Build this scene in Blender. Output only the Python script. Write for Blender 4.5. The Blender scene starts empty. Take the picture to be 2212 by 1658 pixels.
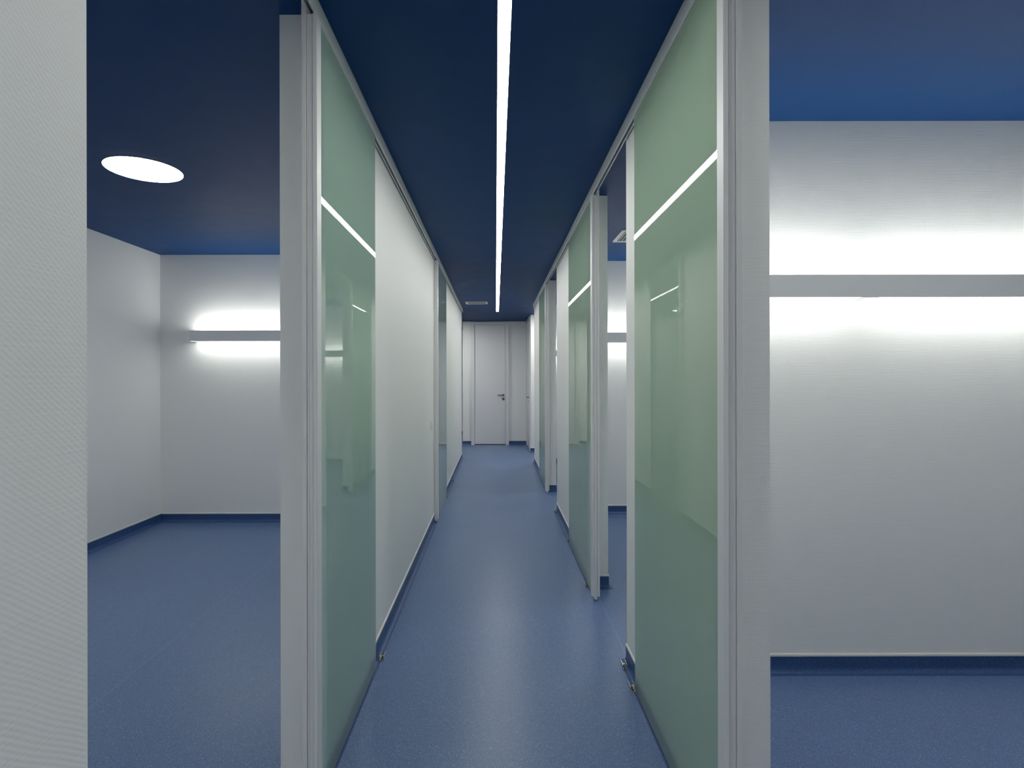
import bpy, bmesh, math, random
from mathutils import Vector

scene = bpy.context.scene
col = scene.collection

# ------------------------------------------------------------------ camera, world, exposure
W, H_IMG = 2212.0, 1658.0
F_PX = 1195.0
VPX, VPY = 1071.0, 818.0
CAM_Z = 1.387
cam = bpy.data.cameras.new('camera')
cam.sensor_width = 36.0
cam.sensor_fit = 'HORIZONTAL'
cam.lens = F_PX / W * 36.0
cam.shift_x = (W / 2 - VPX) / W
cam.shift_y = -(H_IMG / 2 - VPY) / W
cam.clip_start = 0.02
cam_ob = bpy.data.objects.new('camera', cam)
cam_ob.location = (0, 0, CAM_Z)
cam_ob.rotation_euler = (math.radians(90), math.radians(0.1), 0)
col.objects.link(cam_ob)
scene.camera = cam_ob

world = bpy.data.worlds.new('world')
scene.world = world
world.use_nodes = True
world.node_tree.nodes['Background'].inputs[0].default_value = (0.05, 0.055, 0.06, 1)
world.node_tree.nodes['Background'].inputs[1].default_value = 0.0

vs = scene.view_settings
scene.display_settings.display_device = 'sRGB'
vs.view_transform = 'Standard'
vs.look = 'None'
vs.gamma = 1.0
vs.use_curve_mapping = False
vs.exposure = 0.12
try:
    scene.cycles.max_bounces = 9
    scene.cycles.use_light_tree = False
    scene.cycles.diffuse_bounces = 6
    scene.cycles.glossy_bounces = 3
    scene.cycles.sample_clamp_indirect = 8.0
except Exception:
    pass

# strengths of the lamps, both the visible and the added ones
STRIP_L = 31.0
ROUND_L = 33.0
WALL_L = 12.0

# ------------------------------------------------------------------ plan (metres; y runs down the corridor)
H = 2.60
XL, XLO = -0.60, -0.718        # left corridor wall: corridor face, room face
XR, XRO = 0.64, 0.743          # right corridor wall
XWL, XWR = -3.27, 3.40         # outer room walls
Y_REAR, Y_END, Y_DEEP = -6.0, 11.67, 14.0

# ------------------------------------------------------------------ materials
def new_mat(name):
    m = bpy.data.materials.new(name)
    m.use_nodes = True
    nt = m.node_tree
    return m, nt, nt.nodes['Principled BSDF']

def N(nt, kind, **kw):
    n = nt.nodes.new(kind)
    for k, v in kw.items():
        setattr(n, k, v)
    return n

def math_node(nt, op, a, b=None):
    n = nt.nodes.new('ShaderNodeMath')
    n.operation = op
    for i, v in enumerate((a, b)):
        if v is None:
            continue
        if isinstance(v, (int, float)):
            n.inputs[i].default_value = v
        else:
            nt.links.new(v, n.inputs[i])
    return n.outputs[0]

def plain(name, rgb, rough=0.4, metal=0.0, spec=0.5):
    m, nt, b = new_mat(name)
    b.inputs['Base Color'].default_value = (*rgb, 1)
    b.inputs['Roughness'].default_value = rough
    b.inputs['Metallic'].default_value = metal
    b.inputs['Specular IOR Level'].default_value = spec
    # faint mottling so no surface is perfectly uniform
    tc = N(nt, 'ShaderNodeTexCoord')
    no = N(nt, 'ShaderNodeTexNoise')
    no.inputs['Scale'].default_value = 9.0
    no.inputs['Detail'].default_value = 0.0
    nt.links.new(tc.outputs['Object'], no.inputs['Vector'])
    r = math_node(nt, 'MULTIPLY_ADD', no.outputs['Fac'], 0.06)
    r.node.inputs[2].default_value = rough - 0.03
    nt.links.new(r, b.inputs['Roughness'])
    return m

def wallpaper(name, rgb, strength=0.35):
    """painted glass-fibre wallpaper: fine staggered weave, a few streaky threads"""
    m, nt, b = new_mat(name)
    b.inputs['Base Color'].default_value = (*rgb, 1)
    b.inputs['Roughness'].default_value = 0.55
    b.inputs['Specular IOR Level'].default_value = 0.3
    tc = N(nt, 'ShaderNodeTexCoord')
    sp = N(nt, 'ShaderNodeSeparateXYZ')
    nt.links.new(tc.outputs['Object'], sp.inputs[0])
    u = math_node(nt, 'ADD', sp.outputs['X'], sp.outputs['Y'])
    z = sp.outputs['Z']
    # wobble of the thread rows
    nz = N(nt, 'ShaderNodeTexNoise')
    nz.inputs['Scale'].default_value = 14.0
    nz.inputs['Detail'].default_value = 0.0
    nt.links.new(tc.outputs['Object'], nz.inputs['Vector'])
    wob = math_node(nt, 'MULTIPLY', nz.outputs['Fac'], 0.006)
    zz = math_node(nt, 'ADD', z, wob)
    # staggered bosses: every second row is shifted by half a pitch
    a = math_node(nt, 'MULTIPLY', zz, math.pi / 0.0046)
    c = math_node(nt, 'MULTIPLY', u, math.pi / 0.0058)
    weave = math_node(nt, 'MULTIPLY', math_node(nt, 'SINE', a), math_node(nt, 'SINE', c))
    # horizontal streaks
    mp = N(nt, 'ShaderNodeCombineXYZ')
    nt.links.new(math_node(nt, 'MULTIPLY', u, 7.0), mp.inputs[0])
    nt.links.new(math_node(nt, 'MULTIPLY', z, 190.0), mp.inputs[1])
    st = N(nt, 'ShaderNodeTexNoise')
    st.inputs['Scale'].default_value = 1.0
    st.inputs['Detail'].default_value = 1.0
    nt.links.new(mp.outputs[0], st.inputs['Vector'])
    h = math_node(nt, 'ADD', math_node(nt, 'MULTIPLY', weave, 0.5),
                  math_node(nt, 'MULTIPLY', st.outputs['Fac'], 1.7))
    bp = N(nt, 'ShaderNodeBump')
    bp.inputs['Strength'].default_value = strength
    bp.inputs['Distance'].default_value = 0.0012
    nt.links.new(h, bp.inputs['Height'])
    nt.links.new(bp.outputs[0], b.inputs['Normal'])
    return m

def vinyl(name, rgb, rough, light=1.0):
    """speckled safety vinyl"""
    m, nt, b = new_mat(name)
    b.inputs['Specular IOR Level'].default_value = 0.5
    tc = N(nt, 'ShaderNodeTexCoord')
    n1 = N(nt, 'ShaderNodeTexNoise')
    n1.inputs['Scale'].default_value = 430.0
    n1.inputs['Detail'].default_value = 1.0
    n2 = N(nt, 'ShaderNodeTexVoronoi')
    n2.inputs['Scale'].default_value = 400.0
    n3 = N(nt, 'ShaderNodeTexNoise')
    n3.inputs['Scale'].default_value = 1.3
    n3.inputs['Detail'].default_value = 1.0
    for n in (n1, n2, n3):
        nt.links.new(tc.outputs['Object'], n.inputs['Vector'])
    r1 = N(nt, 'ShaderNodeValToRGB')
    e = r1.color_ramp.elements
    e[0].position = 0.30; e[0].color = (rgb[0] * .45, rgb[1] * .45, rgb[2] * .5, 1)
    e[1].position = 0.47; e[1].color = (*rgb, 1)
    k = e.new(0.60); k.color = (rgb[0] * 1.25, rgb[1] * 1.2, rgb[2] * 1.12, 1)
    k = e.new(0.74); k.color = (min(1, rgb[0] * 3.0), min(1, rgb[1] * 2.4), min(1, rgb[2] * 1.7), 1)
    nt.links.new(n1.outputs['Fac'], r1.inputs['Fac'])
    # single chips taken at random from the cells
    chip = N(nt, 'ShaderNodeSeparateColor')
    nt.links.new(n2.outputs['Color'], chip.inputs[0])
    isl = math_node(nt, 'GREATER_THAN', chip.outputs[0], 0.955)
    isd = math_node(nt, 'LESS_THAN', chip.outputs[0], 0.05)
    mx = N(nt, 'ShaderNodeMix', data_type='RGBA')
    nt.links.new(math_node(nt, 'MULTIPLY', isl, 0.55), mx.inputs['Factor'])
    nt.links.new(r1.outputs['Color'], mx.inputs[6])
    mx.inputs[7].default_value = (rgb[0] * 3.6, rgb[1] * 2.8, min(1, rgb[2] * 2.0), 1)
    mx2 = N(nt, 'ShaderNodeMix', data_type='RGBA')
    nt.links.new(math_node(nt, 'MULTIPLY', isd, 0.6), mx2.inputs['Factor'])
    nt.links.new(mx.outputs[2], mx2.inputs[6])
    mx2.inputs[7].default_value = (rgb[0] * .2, rgb[1] * .2, rgb[2] * .3, 1)
    nt.links.new(mx2.outputs[2], b.inputs['Base Color'])
    r = math_node(nt, 'MULTIPLY_ADD', n3.outputs['Fac'], 0.12)
    r.node.inputs[2].default_value = rough - 0.06
    nt.links.new(r, b.inputs['Roughness'])
    bp = N(nt, 'ShaderNodeBump')
    bp.inputs['Strength'].default_value = 0.10
    bp.inputs['Distance'].default_value = 0.001
    nt.links.new(n1.outputs['Fac'], bp.inputs['Height'])
    nt.links.new(bp.outputs[0], b.inputs['Normal'])
    return m

def emitter(name, rgb, strength):
    m = bpy.data.materials.new(name)
    m.use_nodes = True
    nt = m.node_tree
    nt.nodes.clear()
    e = nt.nodes.new('ShaderNodeEmission')
    e.inputs[0].default_value = (*rgb, 1)
    e.inputs[1].default_value = strength
    o = nt.nodes.new('ShaderNodeOutputMaterial')
    nt.links.new(e.outputs[0], o.inputs[0])
    return m

def frosted(name, body, through, share=0.70):
    """green satin glass: smooth mirroring front, etched milky body that lets the wall behind glow through"""
    m = bpy.data.materials.new(name)
    m.use_nodes = True
    nt = m.node_tree
    nt.nodes.clear()
    d = nt.nodes.new('ShaderNodeBsdfDiffuse')
    t = nt.nodes.new('ShaderNodeBsdfTranslucent')
    d.inputs['Color'].default_value = (*body, 1)
    t.inputs['Color'].default_value = (*through, 1)
    mx = nt.nodes.new('ShaderNodeMixShader')
    mx.inputs[0].default_value = share
    nt.links.new(d.outputs[0], mx.inputs[1])
    nt.links.new(t.outputs[0], mx.inputs[2])
    g = nt.nodes.new('ShaderNodeBsdfGlossy')
    g.inputs['Roughness'].default_value = 0.0
    fr = nt.nodes.new('ShaderNodeFresnel')
    fr.inputs['IOR'].default_value = 1.95
    geo = nt.nodes.new('ShaderNodeNewGeometry')
    fac = math_node(nt, 'MULTIPLY', fr.outputs[0],
                    math_node(nt, 'SUBTRACT', 1.0, geo.outputs['Backfacing']))
    mx2 = nt.nodes.new('ShaderNodeMixShader')
    nt.links.new(fac, mx2.inputs[0])
    nt.links.new(mx.outputs[0], mx2.inputs[1])
    nt.links.new(g.outputs[0], mx2.inputs[2])
    o = nt.nodes.new('ShaderNodeOutputMaterial')
    nt.links.new(mx2.outputs[0], o.inputs[0])
    return m

def clear_face(name):
    m = bpy.data.materials.new(name)
    m.use_nodes = True
    nt = m.node_tree
    nt.nodes.clear()
    t = nt.nodes.new('ShaderNodeBsdfTransparent')
    t.inputs[0].default_value = (0.97, 1.0, 0.98, 1)
    o = nt.nodes.new('ShaderNodeOutputMaterial')
    nt.links.new(t.outputs[0], o.inputs[0])
    return m

M = {}
M['wall'] = wallpaper('wall_paper_white', (0.875, 0.875, 0.855), 0.22)
M['ceiling'] = plain('ceiling_navy_paint', (0.010, 0.052, 0.165), 0.55, 0, 0.12)
M['floor'] = vinyl('floor_blue_vinyl', (0.100, 0.173, 0.352), 0.33)
M['base'] = vinyl('baseboard_vinyl_shaded', (0.030, 0.080, 0.230), 0.36)  # the floor's vinyl, colour darkened for the shade on its upright face
M['cap'] = plain('cap_strip_cream', (0.80, 0.78, 0.73), 0.45)
M['lacquer'] = plain('white_lacquered_aluminium', (0.80, 0.80, 0.79), 0.34)
M['rail'] = plain('satin_aluminium', (0.72, 0.735, 0.74), 0.34, 0.1)
M['dark'] = plain('black_plastic_and_shade', (0.012, 0.013, 0.014), 0.45)  # also stands in for shade in the rail channel and door gap
M['steel'] = plain('brushed_steel', (0.62, 0.61, 0.57), 0.25, 1.0)
M['handle'] = plain('dark_satin_steel', (0.16, 0.16, 0.155), 0.32, 0.9)
M['door'] = plain('white_door_lacquer', (0.74, 0.735, 0.75), 0.35)
M['doorframe'] = plain('white_frame_lacquer', (0.76, 0.75, 0.75), 0.22)
M['switch'] = plain('white_switch_plastic', (0.82, 0.82, 0.81), 0.3)
M['housing'] = plain('grey_lamp_housing', (0.78, 0.79, 0.79), 0.42)
M['vent'] = plain('vent_white_enamel', (0.72, 0.73, 0.72), 0.4)
M['seam'] = plain('weld_thread_blue', (0.22, 0.29, 0.47), 0.35)
M['glass_green'] = frosted('green_satin_glass', (0.46, 0.59, 0.465), (0.81, 0.90, 0.80))
M['glass_teal'] = frosted('teal_satin_glass', (0.44, 0.58, 0.51), (0.79, 0.90, 0.845))
M['glass_back'] = clear_face('clear_glass_face')
M['strip'] = emitter('strip_light_white', (1.0, 0.995, 0.965), STRIP_L)
M['round'] = emitter('round_light_white', (0.97, 1.0, 0.945), ROUND_L)
M['uplight'] = emitter('wall_uplight_white', (0.975, 1.0, 0.955), WALL_L * 1.95)
M['walllight'] = emitter('wall_light_white', (0.975, 1.0, 0.955), WALL_L)

# ------------------------------------------------------------------ mesh helpers
class MB:
    def __init__(self):
        self.v, self.f = [], []

    def add(self, verts, faces):
        o = len(self.v)
        self.v += [tuple(p) for p in verts]
        self.f += [tuple(i + o for i in f) for f in faces]

    def box(self, x0, x1, y0, y1, z0, z1):
        x0, x1 = sorted((x0, x1)); y0, y1 = sorted((y0, y1)); z0, z1 = sorted((z0, z1))
        self.add([(x0, y0, z0), (x1, y0, z0), (x1, y1, z0), (x0, y1, z0),
                  (x0, y0, z1), (x1, y0, z1), (x1, y1, z1), (x0, y1, z1)],
                 [(0, 3, 2, 1), (4, 5, 6, 7), (0, 1, 5, 4), (1, 2, 6, 5), (2, 3, 7, 6), (3, 0, 4, 7)])
        return self

    def prism(self, poly, z0, z1):
        """vertical prism over a plan polygon (counter-clockwise)"""
        n = len(poly)
        area = sum(poly[i][0] * poly[(i + 1) % n][1] - poly[(i + 1) % n][0] * poly[i][1] for i in range(n))
        if area < 0:
            poly = poly[::-1]
        vs_ = [(x, y, z0) for x, y in poly] + [(x, y, z1) for x, y in poly]
        fs = [tuple(range(n))[::-1], tuple(range(n, 2 * n))]
        fs += [(i, (i + 1) % n, (i + 1) % n + n, i + n) for i in range(n)]
        self.add(vs_, fs)
        return self

    def extrude(self, section, y0, y1, axis='y'):
        """a closed section (a, b) pulled along an axis: y -> (x, z), x -> (y, z)"""
        n = len(section)
        if axis == 'y':
            p = [(a, y0, b) for a, b in section] + [(a, y1, b) for a, b in section]
        else:
            p = [(y0, a, b) for a, b in section] + [(y1, a, b) for a, b in section]
        fs = [tuple(range(n)), tuple(range(n, 2 * n))[::-1]]
        fs += [(i, i + n, (i + 1) % n + n, (i + 1) % n) for i in range(n)]
        self.add(p, fs)
        return self

    def cyl(self, c, r, depth, axis='z', seg=32):
        """closed cylinder from c along the axis"""
        ax = {'x': (1, 2, 0), 'y': (2, 0, 1), 'z': (0, 1, 2)}[axis]
        p = []
        for k in (0, 1):
            for i in range(seg):
                t = 2 * math.pi * i / seg
                q = [0, 0, 0]
                q[ax[0]] = c[ax[0]] + r * math.cos(t)
                q[ax[1]] = c[ax[1]] + r * math.sin(t)
                q[ax[2]] = c[ax[2]] + depth * k
                p.append(q)
        fs = [tuple(range(seg))[::-1], tuple(range(seg, 2 * seg))]
        fs += [(i, (i + 1) % seg, (i + 1) % seg + seg, i + seg) for i in range(seg)]
        self.add(p, fs)
        return self

    def ring(self, c, r0, r1, z0, z1, seg=64):
        p = []
        for r, z in ((r0, z0), (r1, z0), (r1, z1), (r0, z1)):
            p += [(c[0] + r * math.cos(2 * math.pi * i / seg), c[1] + r * math.sin(2 * math.pi * i / seg), z) for i in range(seg)]
        fs = []
        for k in range(4):
            for i in range(seg):
                j = (i + 1) % seg
                a, b = k * seg, ((k + 1) % 4) * seg
                fs.append((a + i, b + i, b + j, a + j))
        self.add(p, fs)
        return self

    def build(self, name, mat, parent=None, bevel=0.0, smooth=False, seg=2):
        me = bpy.data.meshes.new(name)
        me.from_pydata(self.v, [], self.f)
        bm = bmesh.new()
        bm.from_mesh(me)
        bmesh.ops.recalc_face_normals(bm, faces=bm.faces[:])
        if bevel:
            bmesh.ops.bevel(bm, geom=bm.edges[:], offset=bevel, segments=seg, affect='EDGES', clamp_overlap=True)
        bm.to_mesh(me)
        bm.free()
        if smooth:
            for p in me.polygons:
                p.use_smooth = True
            try:
                me.set_sharp_from_angle(angle=math.radians(40))
            except Exception:
                pass
        me.materials.append(mat)
        o = bpy.data.objects.new(name, me)
        col.objects.link(o)
        if parent is not None:
            o.parent = parent
            o.matrix_parent_inverse = parent.matrix_basis.inverted()
        return o

def tag(o, label=None, cat=None, group=None, kind=None):
    if label: o['label'] = label
    if cat: o['category'] = cat
    if group: o['group'] = group
    if kind: o['kind'] = kind
    return o

def thing(name, loc, label, cat, group=None):
    o = bpy.data.objects.new(name, None)
    o.location = loc
    o.empty_display_size = 0.1
    col.objects.link(o)
    return tag(o, label, cat, group)

def struct(o, label, cat):
    return tag(o, label, cat, kind='structure')

# ------------------------------------------------------------------ floor and ceiling
X0, X1 = XWL - 0.1, XWR + 0.1
fl = struct(MB().box(X0, X1, Y_REAR - 0.1, Y_DEEP + 0.1, -0.08, 0.0).build('floor', M['floor']),
            'speckled blue vinyl floor running through corridor and rooms', 'floor')
ce = struct(MB().box(X0, X1, Y_REAR - 0.1, Y_DEEP + 0.1, H, H + 0.1).build('ceiling', M['ceiling']),
            'dark navy blue painted ceiling over corridor and rooms', 'ceiling')
# welded seams of the vinyl across the door openings and in the left room
for (xa, ya, xb, yb) in ((0.652, 2.72, 0.652, 3.66), (0.652, 5.82, 0.652, 6.81), (0.652, 0.55, 0.652, 1.49),
                         (-0.612, 0.83, -0.612, 1.83), (-1.72, 0.2, -1.72, 5.34), (-0.66, 9.85, -0.66, 11.6),
                         (0.652, 9.25, 0.652, 10.4)):
    MB().box(xa - 0.0014, xb + 0.0014, ya, yb, 0.0, 0.0004).build('weld_seam', M['seam'], fl)

# ------------------------------------------------------------------ walls with coved blue baseboards
def cove_profile():
    """(outward, z) of the coved vinyl, from the top down to the floor, then back to the wall"""
    r = 0.028
    t = 0.004
    p = [(t, 0.078)]
    p.append((t, r))
    for k in range(1, 6):
        a = math.radians(90 * k / 6)
        p.append((t + r - r * math.cos(a), r - r * math.sin(a)))
    p.append((t + r, 0.0))
    return p

def sweep(path, prof, mb, side=1, closed=False):
    """open profile strip swept along a plan polyline with mitred corners; outward is to the right of travel for side=1"""
    n = len(path)
    nrm = []
    for i in range(n - 1):
        d = (Vector(path[i + 1]) - Vector(path[i])).normalized()
        nrm.append(Vector((d.y, -d.x)) * side)
    rows = []
    for i in range(n):
        if i == 0: m = nrm[0]
        elif i == n - 1: m = nrm[-1]
        else:
            s = nrm[i - 1] + nrm[i]
            m = s / s.dot(nrm[i]) if abs(s.dot(nrm[i])) > 1e-6 else nrm[i]
        rows.append([(path[i][0] + m.x * a, path[i][1] + m.y * a, z) for a, z in prof])
    k = len(prof)
    v = [p for r in rows for p in r]
    f = [(i * k + j, i * k + j + 1, (i + 1) * k + j + 1, (i + 1) * k + j) for i in range(n - 1) for j in range(k - 1)]
    f += [tuple(range(k)), tuple((n - 1) * k + j for j in range(k))[::-1]]
    mb.add(v, f)

def baseboard(name, path, label, side=1):
    a = MB()
    sweep(path, [(0.0, 0.078)] + cove_profile() + [(0.0, 0.0)], a, side)
    b = a.build(name, M['base'], smooth=True)
    c = MB()
    sweep(path, [(0.0, 0.078), (0.0055, 0.078), (0.0062, 0.084), (0.0045, 0.0895), (0.0, 0.091)], c, side)
    c.build('cap_strip', M['cap'], b)
    return struct(b, label, 'baseboard')

def wall(name, poly, label):
    return struct(MB().prism(poly, 0.0, H).build(name, M['wall']), label, 'wall')

def l_wall(name, bname, x, xo, xw, y0, yj, p0, p1, label, blabel):
    """corridor wall from y0 to yj plus the partition p0..p1 that runs from it to the outer wall"""
    poly = [(xw, p0), (xo, p0), (xo, y0), (x, y0), (x, yj)]
    if abs(yj - p1) > 1e-6:
        poly.append((xo, yj)); poly.append((xo, p1))
    poly.append((xw, p1))
    wall(name, poly, label)
    side = 1 if x > 0 else -1
    # travel along the free outline; outward side flips with the corridor side
    baseboard(bname, poly, blabel, -side)

R_OPEN = [(0.52, 1.50), (2.71, 3.67), (5.80, 6.82)]

def outline_side(path, inside):
    return 1

# right-hand corridor walls
l_wall('wall_right_first', 'baseboard_right_first', XR, XRO, XWR, 1.50, 2.71, 2.61, 2.71,
       'white woven-paper wall behind the nearest right glass door', 'blue coved baseboard along the near right room wall')
l_wall('wall_right_second', 'baseboard_right_second', XR, XRO, XWR, 3.67, 5.80, 5.70, 5.80,
       'white wall behind the second glass door on the right', 'blue coved baseboard below the second right glass door')
l_wall('wall_right_third', 'baseboard_right_third', XR, XRO, XWR, 6.82, 9.20, 9.10, 9.20,
       'white wall behind the farthest glass door on the right', 'blue coved baseboard below the farthest right glass door')
wall('wall_right_near', [(XR, Y_REAR), (XR, 0.52), (XRO, 0.52), (XRO, -1.2), (XWR, -1.2), (XWR, -1.3), (XRO, -1.3), (XRO, Y_REAR)],
     'white wall on the right beside the camera')
wall('wall_right_end', [(0.66, 10.45), (XWR, 10.45), (XWR, Y_END), (0.66, Y_END)],
     'white wall on the right at the far end holding the side door')
baseboard('baseboard_right_end', [(XWR, 10.45), (0.66, 10.45), (0.66, 10.55)], 'blue coved baseboard on the far right wall corner', -1)

# left-hand corridor walls
l_wall('wall_left_first', 'baseboard_left_first', XL, XLO, XWL, 1.842, 5.42, 5.39, 5.49,
       'long white wall on the left behind the teal glass door', 'blue coved baseboard along the long left corridor wall')
l_wall('wall_left_second', 'baseboard_left_second', XL, XLO, XWL, 6.45, 9.77, 9.67, 9.77,
       'white wall on the left past the closed glass door', 'blue coved baseboard along the far left corridor wall')
wall('wall_left_near', [(XL, Y_REAR), (XL, 0.812), (XLO, 0.812), (XLO, -1.2), (XWL, -1.2), (XWL, -1.3), (XLO, -1.3), (XLO, Y_REAR)],
     'white woven-paper wall filling the left edge of the view')

# outer walls and ends
wall('wall_left', [(XWL - 0.1, Y_REAR), (XWL, Y_REAR), (XWL, Y_DEEP), (XWL - 0.1, Y_DEEP)],
     'white side wall of the left room seen through the opening')
baseboard('baseboard_left', [(XWL, -1.2), (XWL, 5.39)], 'blue coved baseboard on the side wall of the left room', 1)
wall('wall_right', [(XWR, Y_REAR), (XWR + 0.1, Y_REAR), (XWR + 0.1, Y_DEEP), (XWR, Y_DEEP)],
     'white outer wall of the right-hand rooms')
baseboard('baseboard_right', [(XWR, 2.71), (XWR, 5.70)], 'blue coved baseboard on the outer wall of the right room', -1)
wall('wall_back', [(-0.70, Y_END), (0.66, Y_END), (0.66, Y_DEEP), (-0.70, Y_DEEP)],
     'white end wall of the corridor around the far door')
wall('wall_deep', [(XWL, Y_DEEP - 0.1), (-0.70, Y_DEEP - 0.1), (-0.70, Y_DEEP), (XWL, Y_DEEP)],
     'white wall at the back of the side passage on the left')
wall('wall_front', [(X0, Y_REAR - 0.1), (X1, Y_REAR - 0.1), (X1, Y_REAR), (X0, Y_REAR)],
     'white wall closing the corridor behind the camera')
baseboard('baseboard_back_left', [(-0.70, Y_END), (-0.519, Y_END)], 'short blue baseboard left of the far white door', 1)
baseboard('baseboard_back_right', [(0.274, Y_END), (0.66, Y_END)], 'short blue baseboard right of the far white door', 1)
baseboard('baseboard_deep', [(XWL, Y_DEEP - 0.1), (-0.70, Y_DEEP - 0.1)], 'blue baseboard at the back of the left side passage', 1)
baseboard('baseboard_right_near', [(XR, Y_REAR), (XR, 0.52), (XRO, 0.52), (XRO, -1.2)], 'blue baseboard on the right wall beside the camera', -1)
baseboard('baseboard_left_near', [(XL, Y_REAR), (XL, 0.812), (XLO, 0.812), (XLO, -1.2)], 'blue baseboard on the left wall beside the camera', 1)

# ------------------------------------------------------------------ the swing doors at the end
def lever(parent, x, y, z, axis, sgn, tipdir):
    """rose, neck and lever; axis is the door normal ('y' or 'x'), sgn its direction into the corridor"""
    def P(a, b, c):    # a along door, b out of door, c up
        return (x + a, y + sgn * b, z + c) if axis == 'y' else (x + sgn * b, y + a, z + c)
    m = MB()
    c0 = P(0, 0, 0)
    m.cyl(c0, 0.025, sgn * 0.009, axis, 28)
    r = m.build('rose', M['handle'], parent, bevel=0.0)
    m = MB()
    m.cyl(P(0, 0.009, 0), 0.009, sgn * 0.038, axis, 16)
    a0, a1 = sorted((-tipdir * 0.010, tipdir * 0.122))
    q0, q1 = P(a0, 0.040, -0.009), P(a1, 0.056, 0.009)
    m.box(q0[0], q1[0], q0[1], q1[1], q0[2], q1[2])
    m.build('lever', M['handle'], parent, bevel=0.0015)
    m = MB()
    m.cyl(P(0, 0, -0.079), 0.025, sgn * 0.008, axis, 28)
    k = m.build('lock_rose', M['handle'], parent)
    m = MB()
    q0, q1 = P(-0.004, 0.008, -0.092), P(0.004, 0.0088, -0.066)
    m.box(q0[0], q1[0], q0[1], q1[1], q0[2], q1[2])
    m.build('keyhole', M['dark'], k)

d1 = thing('door_1', (-0.12, Y_END, 0), 'plain white door with dark lever handle closing the corridor end', 'door')
d1['kind'] = 'structure'
fx0, fx1, ft = -0.519, 0.274, 2.588
lx0, lx1, lt = -0.449, 0.205, 2.522
m = MB()
m.box(fx0, lx0, Y_END - 0.050, Y_END, 0.0, ft)
m.box(lx1, fx1, Y_END - 0.050, Y_END, 0.0, ft)
m.box(lx0, lx1, Y_END - 0.050, Y_END, lt, ft)
m.build('door_frame', M['doorframe'], d1)
MB().box(lx0 + 0.003, lx1 - 0.003, Y_END - 0.020, Y_END, 0.014, lt - 0.003).build('door_leaf', M['door'], d1, bevel=0.002)
MB().box(lx0, lx1, Y_END - 0.018, Y_END, 0.0, 0.012).build('gap_shade', M['dark'], d1)  # black bar stands in for the shade in the gap below the leaf
lever(d1, 0.158, Y_END - 0.020, 1.045, 'y', -1, -1)

d2 = thing('door_2', (0.66, 11.1, 0), 'white door with lever handle seen edge-on in the far right side wall', 'door')
d2['kind'] = 'structure'
xa = 0.66
m = MB()
m.box(xa - 0.022, xa, 10.56, 10.64, 0, 2.588)
m.box(xa - 0.022, xa, 11.54, 11.62, 0, 2.588)
m.box(xa - 0.022, xa, 10.64, 11.54, 2.522, 2.588)
m.build('door_frame', M['doorframe'], d2)
MB().box(xa - 0.012, xa, 10.643, 11.537, 0.014, 2.519).build('door_leaf', M['door'], d2, bevel=0.002)
lever(d2, xa - 0.012, 10.72, 1.03, 'x', -1, 1)

# ------------------------------------------------------------------ sliding-door rails on the ceiling
def rail(sx, xf, y0, y1, label):
    """U-shaped aluminium rail; xf is the corridor face, sx points away from the corridor"""
    t = thing('sliding_door_rail', (xf, y0, H), label, 'rail')
    def X(d): return xf + sx * d
    # front fascia with a small folded lip
    m = MB()
    m.extrude([(X(0), H - 0.060), (X(0.0045), H - 0.060), (X(0.0045), H), (X(0), H)], y0, y1)
    f = m.build('fascia', M['rail'], t, bevel=0.0008, seg=1)
    MB().extrude([(X(0.0045), H - 0.060), (X(0.0062), H - 0.060), (X(0.0062), H - 0.052), (X(0.0045), H - 0.052)], y0, y1).build('lip', M['lacquer'], f)
    MB().extrude([(X(0.0205), H - 0.056), (X(0.0265), H - 0.056), (X(0.0265), H), (X(0.0205), H)], y0, y1).build('back_flange', M['rail'], t, bevel=0.0008, seg=1)
    MB().extrude([(X(0.0047), H - 0.020), (X(0.0203), H - 0.020), (X(0.0203), H), (X(0.0047), H)], y0, y1).build('channel_shade', M['dark'], t)  # dark insert put in for the shade inside the channel
    e = MB()
    e.box(X(0.0045), X(0.0205), y1 - 0.003, y1, H - 0.056, H - 0.020)
    e.build('end_cap', M['rail'], t)
    return t

RXF, LXF = 0.606, -0.566
rail(1, RXF, 0.10, 8.97, 'long aluminium sliding-door rail under the ceiling on the right')
rail(-1, LXF, 0.10, 9.62, 'long aluminium sliding-door rail under the ceiling on the left')

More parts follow.
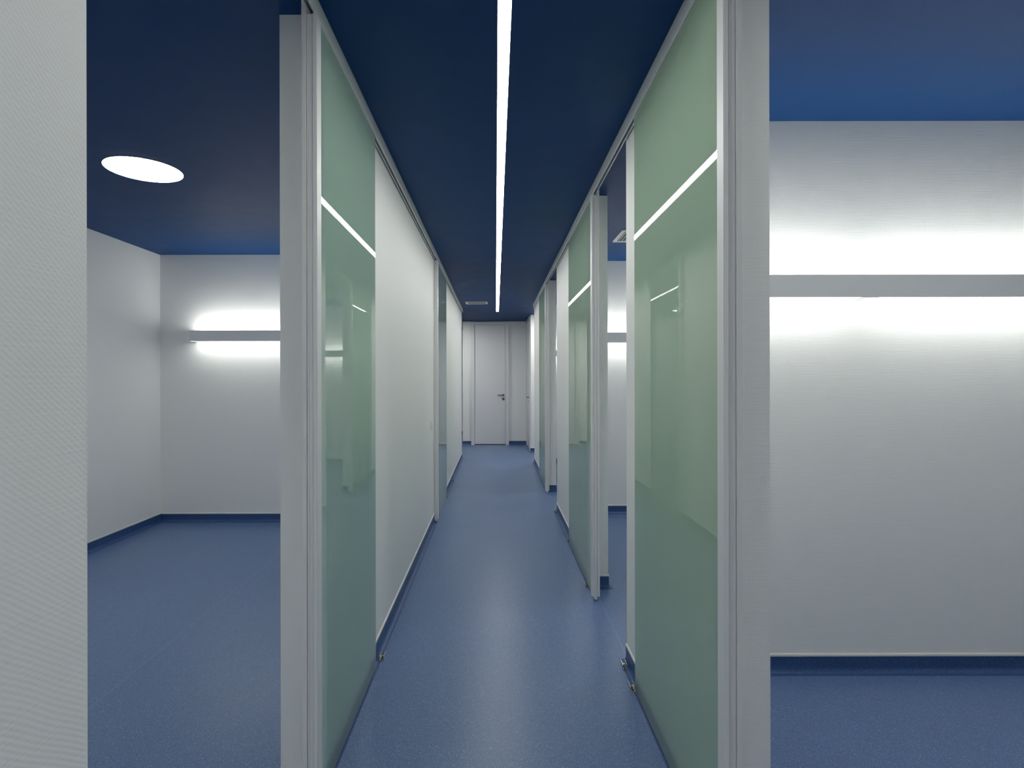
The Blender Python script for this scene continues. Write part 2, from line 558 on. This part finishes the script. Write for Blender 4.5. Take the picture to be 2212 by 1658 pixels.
# ------------------------------------------------------------------ sliding glass doors
def glass_door(sx, xf, y0, y1, mat, label, wide=0.048, tall=True):
    """glass slab from y0 (near) to y1; white closing profile on its near edge"""
    def X(d): return xf + sx * d
    t = thing('sliding_glass_door', (X(0.012), (y0 + y1) / 2, 0), label, 'sliding door', 'sliding glass doors along the corridor')
    gp = MB().box(X(0.0072), X(0.0165), y0 + 0.030, y1, 0.010, H - 0.047).build('glass_panel', mat, t)
    gp.data.materials.append(M['glass_back'])
    for p in gp.data.polygons:
        if p.normal.x * sx > 0.5:
            p.material_index = 1
    top = H - 0.064
    # three-part profile: outer lip, protruding nose, jamb-side flange
    a0 = -0.006
    A = MB()
    A.box(X(a0), X(a0 + 0.0135), y0, y0 + 0.045, 0.026, top)
    A.build('profile_lip', M['lacquer'], t, bevel=0.0015)
    B = MB()
    w = 0.0195
    B.box(X(a0 + 0.0135), X(a0 + 0.0135 + w), y0 + 0.004, y0 + 0.030, 0.006, top + 0.0)
    B.build('profile_nose', M['lacquer'], t, bevel=0.002)
    g = MB()
    g.box(X(a0 + 0.0135 + w * 0.70), X(a0 + 0.0135 + w * 0.92), y0 + 0.0015, y0 + 0.0045, 0.012, top - 0.004)
    g.build('seal_strip', M['lacquer'], t)
    c1 = a0 + wide
    C = MB()
    C.box(X(a0 + 0.0135 + w), X(c1), y0 - 0.002, y0 + 0.016, 0.026, (H - 0.022) if tall else top)
    C.build('profile_flange', M['lacquer'], t, bevel=0.0015)
    # roller hangers riding in the channel
    for yy in (y0 + 0.02, y1 - 0.075):
        hm = MB()
        hm.box(X(0.0072), X(0.0175), yy, yy + 0.10, H - 0.046, H - 0.0215)
        hm.build('roller_hanger', M['dark'], t, bevel=0.001, seg=1)
    return t

glass_door(1, RXF, 1.455, 2.445, M['glass_green'], 'nearest green satin-glass sliding door on the right, slid open')
glass_door(1, RXF, 3.455, 4.655, M['glass_green'], 'second green glass sliding door on the right, beyond the first opening')
glass_door(1, RXF, 6.715, 7.83, M['glass_green'], 'farthest green glass sliding door on the right, narrow in view')
glass_door(-1, LXF, 1.735, 2.635, M['glass_teal'], 'large teal-tinted satin-glass sliding door on the left foreground')
glass_door(-1, LXF, 5.365, 6.43, M['glass_teal'], 'closed teal glass sliding door far down the left wall', wide=0.0385, tall=False)

# ------------------------------------------------------------------ floor guides of the sliding doors
def guide(x, y, label, ln=0.055):
    t = thing('floor_guide', (x, y, 0), label, 'door guide', 'steel floor guides of the sliding doors')
    w = 0.0125
    MB().box(x - w, x + w, y - ln / 2, y + ln / 2, 0.0, 0.004).build('base_plate', M['steel'], t, bevel=0.0006, seg=1)
    for s in (-1, 1):
        MB().box(x + s * (w - 0.004), x + s * w, y - ln / 2, y + ln / 2, 0.004, 0.023).build('cheek', M['steel'], t, bevel=0.0008, seg=1)
    MB().box(x - 0.0035, x + 0.0035, y - ln / 2 + 0.003, y + ln / 2 - 0.003, 0.004, 0.009).build('felt_insert', M['dark'], t)
    MB().cyl((x, y + 0.006, 0.009), 0.0048, 0.003, 'z', 14).build('screw', M['steel'], t)

guide(-0.566, 2.75, 'small steel floor guide just past the large left teal door')
guide(-0.579, 5.345, 'steel floor guide at the foot of the closed left door profile')
guide(-0.578, 6.465, 'tiny steel floor guide at the far edge of the closed left door')
guide(-0.576, 7.47, 'tiny steel floor guide on the left, farthest from the camera')
guide(0.615, 2.665, 'small steel floor guide beside the first right wall corner')
guide(0.606, 2.475, 'steel floor guide half hidden by the nearest right glass door')
guide(0.606, 3.70, 'steel floor guide in front of the second right glass door')
guide(0.618, 4.72, 'steel floor guide at the far edge of the second right door')
guide(0.618, 5.74, 'steel floor guide at the second right opening corner')
guide(0.620, 7.86, 'tiny steel floor guide at the far edge of the third right door')

# ------------------------------------------------------------------ lamps
def round_lamp(x, y, label):
    t = thing('round_ceiling_light', (x, y, H), label, 'ceiling light', 'round ceiling lights')
    MB().cyl((x, y, H - 0.003), 0.198, 0.003, 'z', 96).build('diffuser', M['round'], t)
    MB().ring((x, y), 0.198, 0.2005, H - 0.0025, H, 96).build('trim_ring', M['lacquer'], t)
    return t

def strip_light(y0, y1, label):
    st = thing('ceiling_strip_light', (0.031, (y0 + y1) / 2, H), label, 'strip light')
    MB().box(0.031 - 0.022, 0.031 + 0.022, y0, y1, H - 0.002, H - 0.0002).build('diffuser', M['strip'], st)
    m = MB()
    for s in (-1, 1):
        m.box(0.031 + s * 0.022, 0.031 + s * 0.0235, y0, y1 + 0.0015, H - 0.0025, H - 0.0002)
    m.build('edge_trim', M['lacquer'], st)

strip_light(0.85, 9.95, 'long white light strip let into the corridor ceiling')
strip_light(-5.6, -0.55, 'unseen shorter light strip added behind the camera for frontal light')  # added out of view to light the faces turned to the camera

round_lamp(-2.034, 3.202, 'bright round flush light in the left room ceiling')

def wall_lamp(x0, x1, xj, yw, label, endcap=False):
    """long up-and-down light on the wall at yw; xj is the joint between its tubes"""
    t = thing('wall_lamp', ((x0 + x1) / 2, yw, 1.81), label, 'wall lamp', 'long up-and-down wall lamps')
    z0, z1, dp = 1.751, 1.853, 0.125
    yb, yf = yw - 0.004, yw - dp
    m = MB()
    # C-shaped extrusion: front, top and bottom lips, and a web against the wall
    m.box(x0, x1, yf, yf + 0.006, z0, z1)
    m.box(x0 + 0.004, x1 - 0.004, yf + 0.006, yb, z0 + 0.018, z1 - 0.018)
    m.build('housing', M['housing'], t, bevel=0.0015)
    for xa_, xb_ in ((x0, x0 + 0.004), (x1 - 0.004, x1)):
        MB().box(xa_, xb_, yf + 0.006, yw, z0, z1).build('end_cap', M['housing'], t)
    for (xa_, xb_) in ((x0 + 0.02, xj - 0.045), (xj + 0.045, x1 - 0.02)):
        MB().box(xa_, xb_, yf + 0.010, yf + 0.048, z1 - 0.018, z1 - 0.004).build('upper_tube', M['uplight'], t)
        MB().box(xa_, xb_, yf + 0.010, yf + 0.048, z0 + 0.004, z0 + 0.018).build('lower_tube', M['walllight'], t)
    return t

wall_lamp(0.80, 2.95, 1.71, 2.61, 'long grey wall lamp in the near right room, largest in view')
wall_lamp(0.85, 3.00, 1.95, 5.70, 'grey wall lamp glimpsed through the right opening between glass doors')
wall_lamp(0.85, 3.00, 1.95, 9.10, 'wall lamp in the far right room, only a bright sliver')
wall_lamp(-2.915, -0.95, -1.92, 5.39, 'grey wall lamp on the back wall of the left room')
wall_lamp(-2.915, -0.95, -1.92, 9.67, 'wall lamp in the far left room behind the closed door')
round_lamp(1.75, 1.12, 'unseen round light added to brighten the near right room')  # added out of view to lift the ambient light on the walls
round_lamp(0.98, 9.83, 'unseen round light added in the far right recess to light the corridor end')  # added out of sight; throws light from the recess onto floor and end wall
round_lamp(-1.02, 10.7, 'unseen round light added in the left side passage to light the end wall')  # added out of sight; side light for the left part of the end wall

round_lamp(-2.034, 0.4, 'unseen second round light added in the left room for the near pillar')  # added behind the near wall to light the front of the left pillar
round_lamp(2.3, 4.0, 'unseen round light added to brighten the second right room')  # added out of view to brighten the wall showing between the doors
round_lamp(2.3, 7.1, 'unseen round light added to brighten the third right room')  # added as hidden fill light for this room
round_lamp(-2.034, 7.5, 'unseen round light added to brighten the far left room')  # added as hidden fill behind the closed door

# ------------------------------------------------------------------ ceiling vents
def vent(x0, x1, y0, y1, nsl, along, label, fr=0.035):
    t = thing('ceiling_vent', ((x0 + x1) / 2, (y0 + y1) / 2, H), label, 'air vent')
    zt = H - 0.008
    m = MB()
    m.box(x0, x1, y0, y0 + fr, zt, H)
    m.box(x0, x1, y1 - fr, y1, zt, H)
    m.box(x0, x0 + fr, y0 + fr, y1 - fr, zt, H)
    m.box(x1 - fr, x1, y0 + fr, y1 - fr, zt, H)
    m.build('vent_frame', M['vent'], t)
    MB().box(x0 + fr, x1 - fr, y0 + fr, y1 - fr, H - 0.0015, H).build('duct_backing', M['dark'], t)
    for i in range(nsl):
        if along == 'y':
            p = (x1 - x0 - 2 * fr) / nsl
            c = x0 + fr + p * (i + 0.5)
            a = MB()
            a.extrude([(c - p * .22, zt), (c + p * .02, zt), (c + p * .22, H - 0.002), (c - p * .02, H - 0.002)], y0 + fr, y1 - fr, 'y')
        else:
            p = (y1 - y0 - 2 * fr) / nsl
            c = y0 + fr + p * (i + 0.5)
            a = MB()
            a.extrude([(c - p * .22, zt), (c + p * .02, zt), (c + p * .22, H - 0.002), (c - p * .02, H - 0.002)], x0 + fr, x1 - fr, 'x')
        a.build('slat', M['vent'], t)
    return t

vent(1.03, 1.43, 4.50, 4.89, 12, 'y', 'white louvred square vent in the right room ceiling')
vent(1.03, 1.43, 7.78, 8.17, 12, 'y', 'white louvred vent in the third right room, seen only mirrored in glass')
vent(-0.475, -0.128, 8.68, 8.92, 3, 'x', 'slim white slot vent in the far corridor ceiling', fr=0.03)

# ------------------------------------------------------------------ light switch on the left wall
def light_switch(y, z, label):
    t = thing('light_switch', (XL, y, z), label, 'light switch')
    MB().box(XL, XL + 0.009, y - 0.042, y + 0.042, z - 0.042, z + 0.042).build('plate', M['switch'], t, bevel=0.003)
    m = MB()
    m.extrude([(XL + 0.009, z - 0.028), (XL + 0.017, z - 0.028), (XL + 0.011, z + 0.028), (XL + 0.009, z + 0.028)], y - 0.028, y + 0.028)
    m.build('rocker', M['switch'], t, bevel=0.001)
light_switch(5.12, 0.955, 'white rocker light switch at the end of the long left wall')
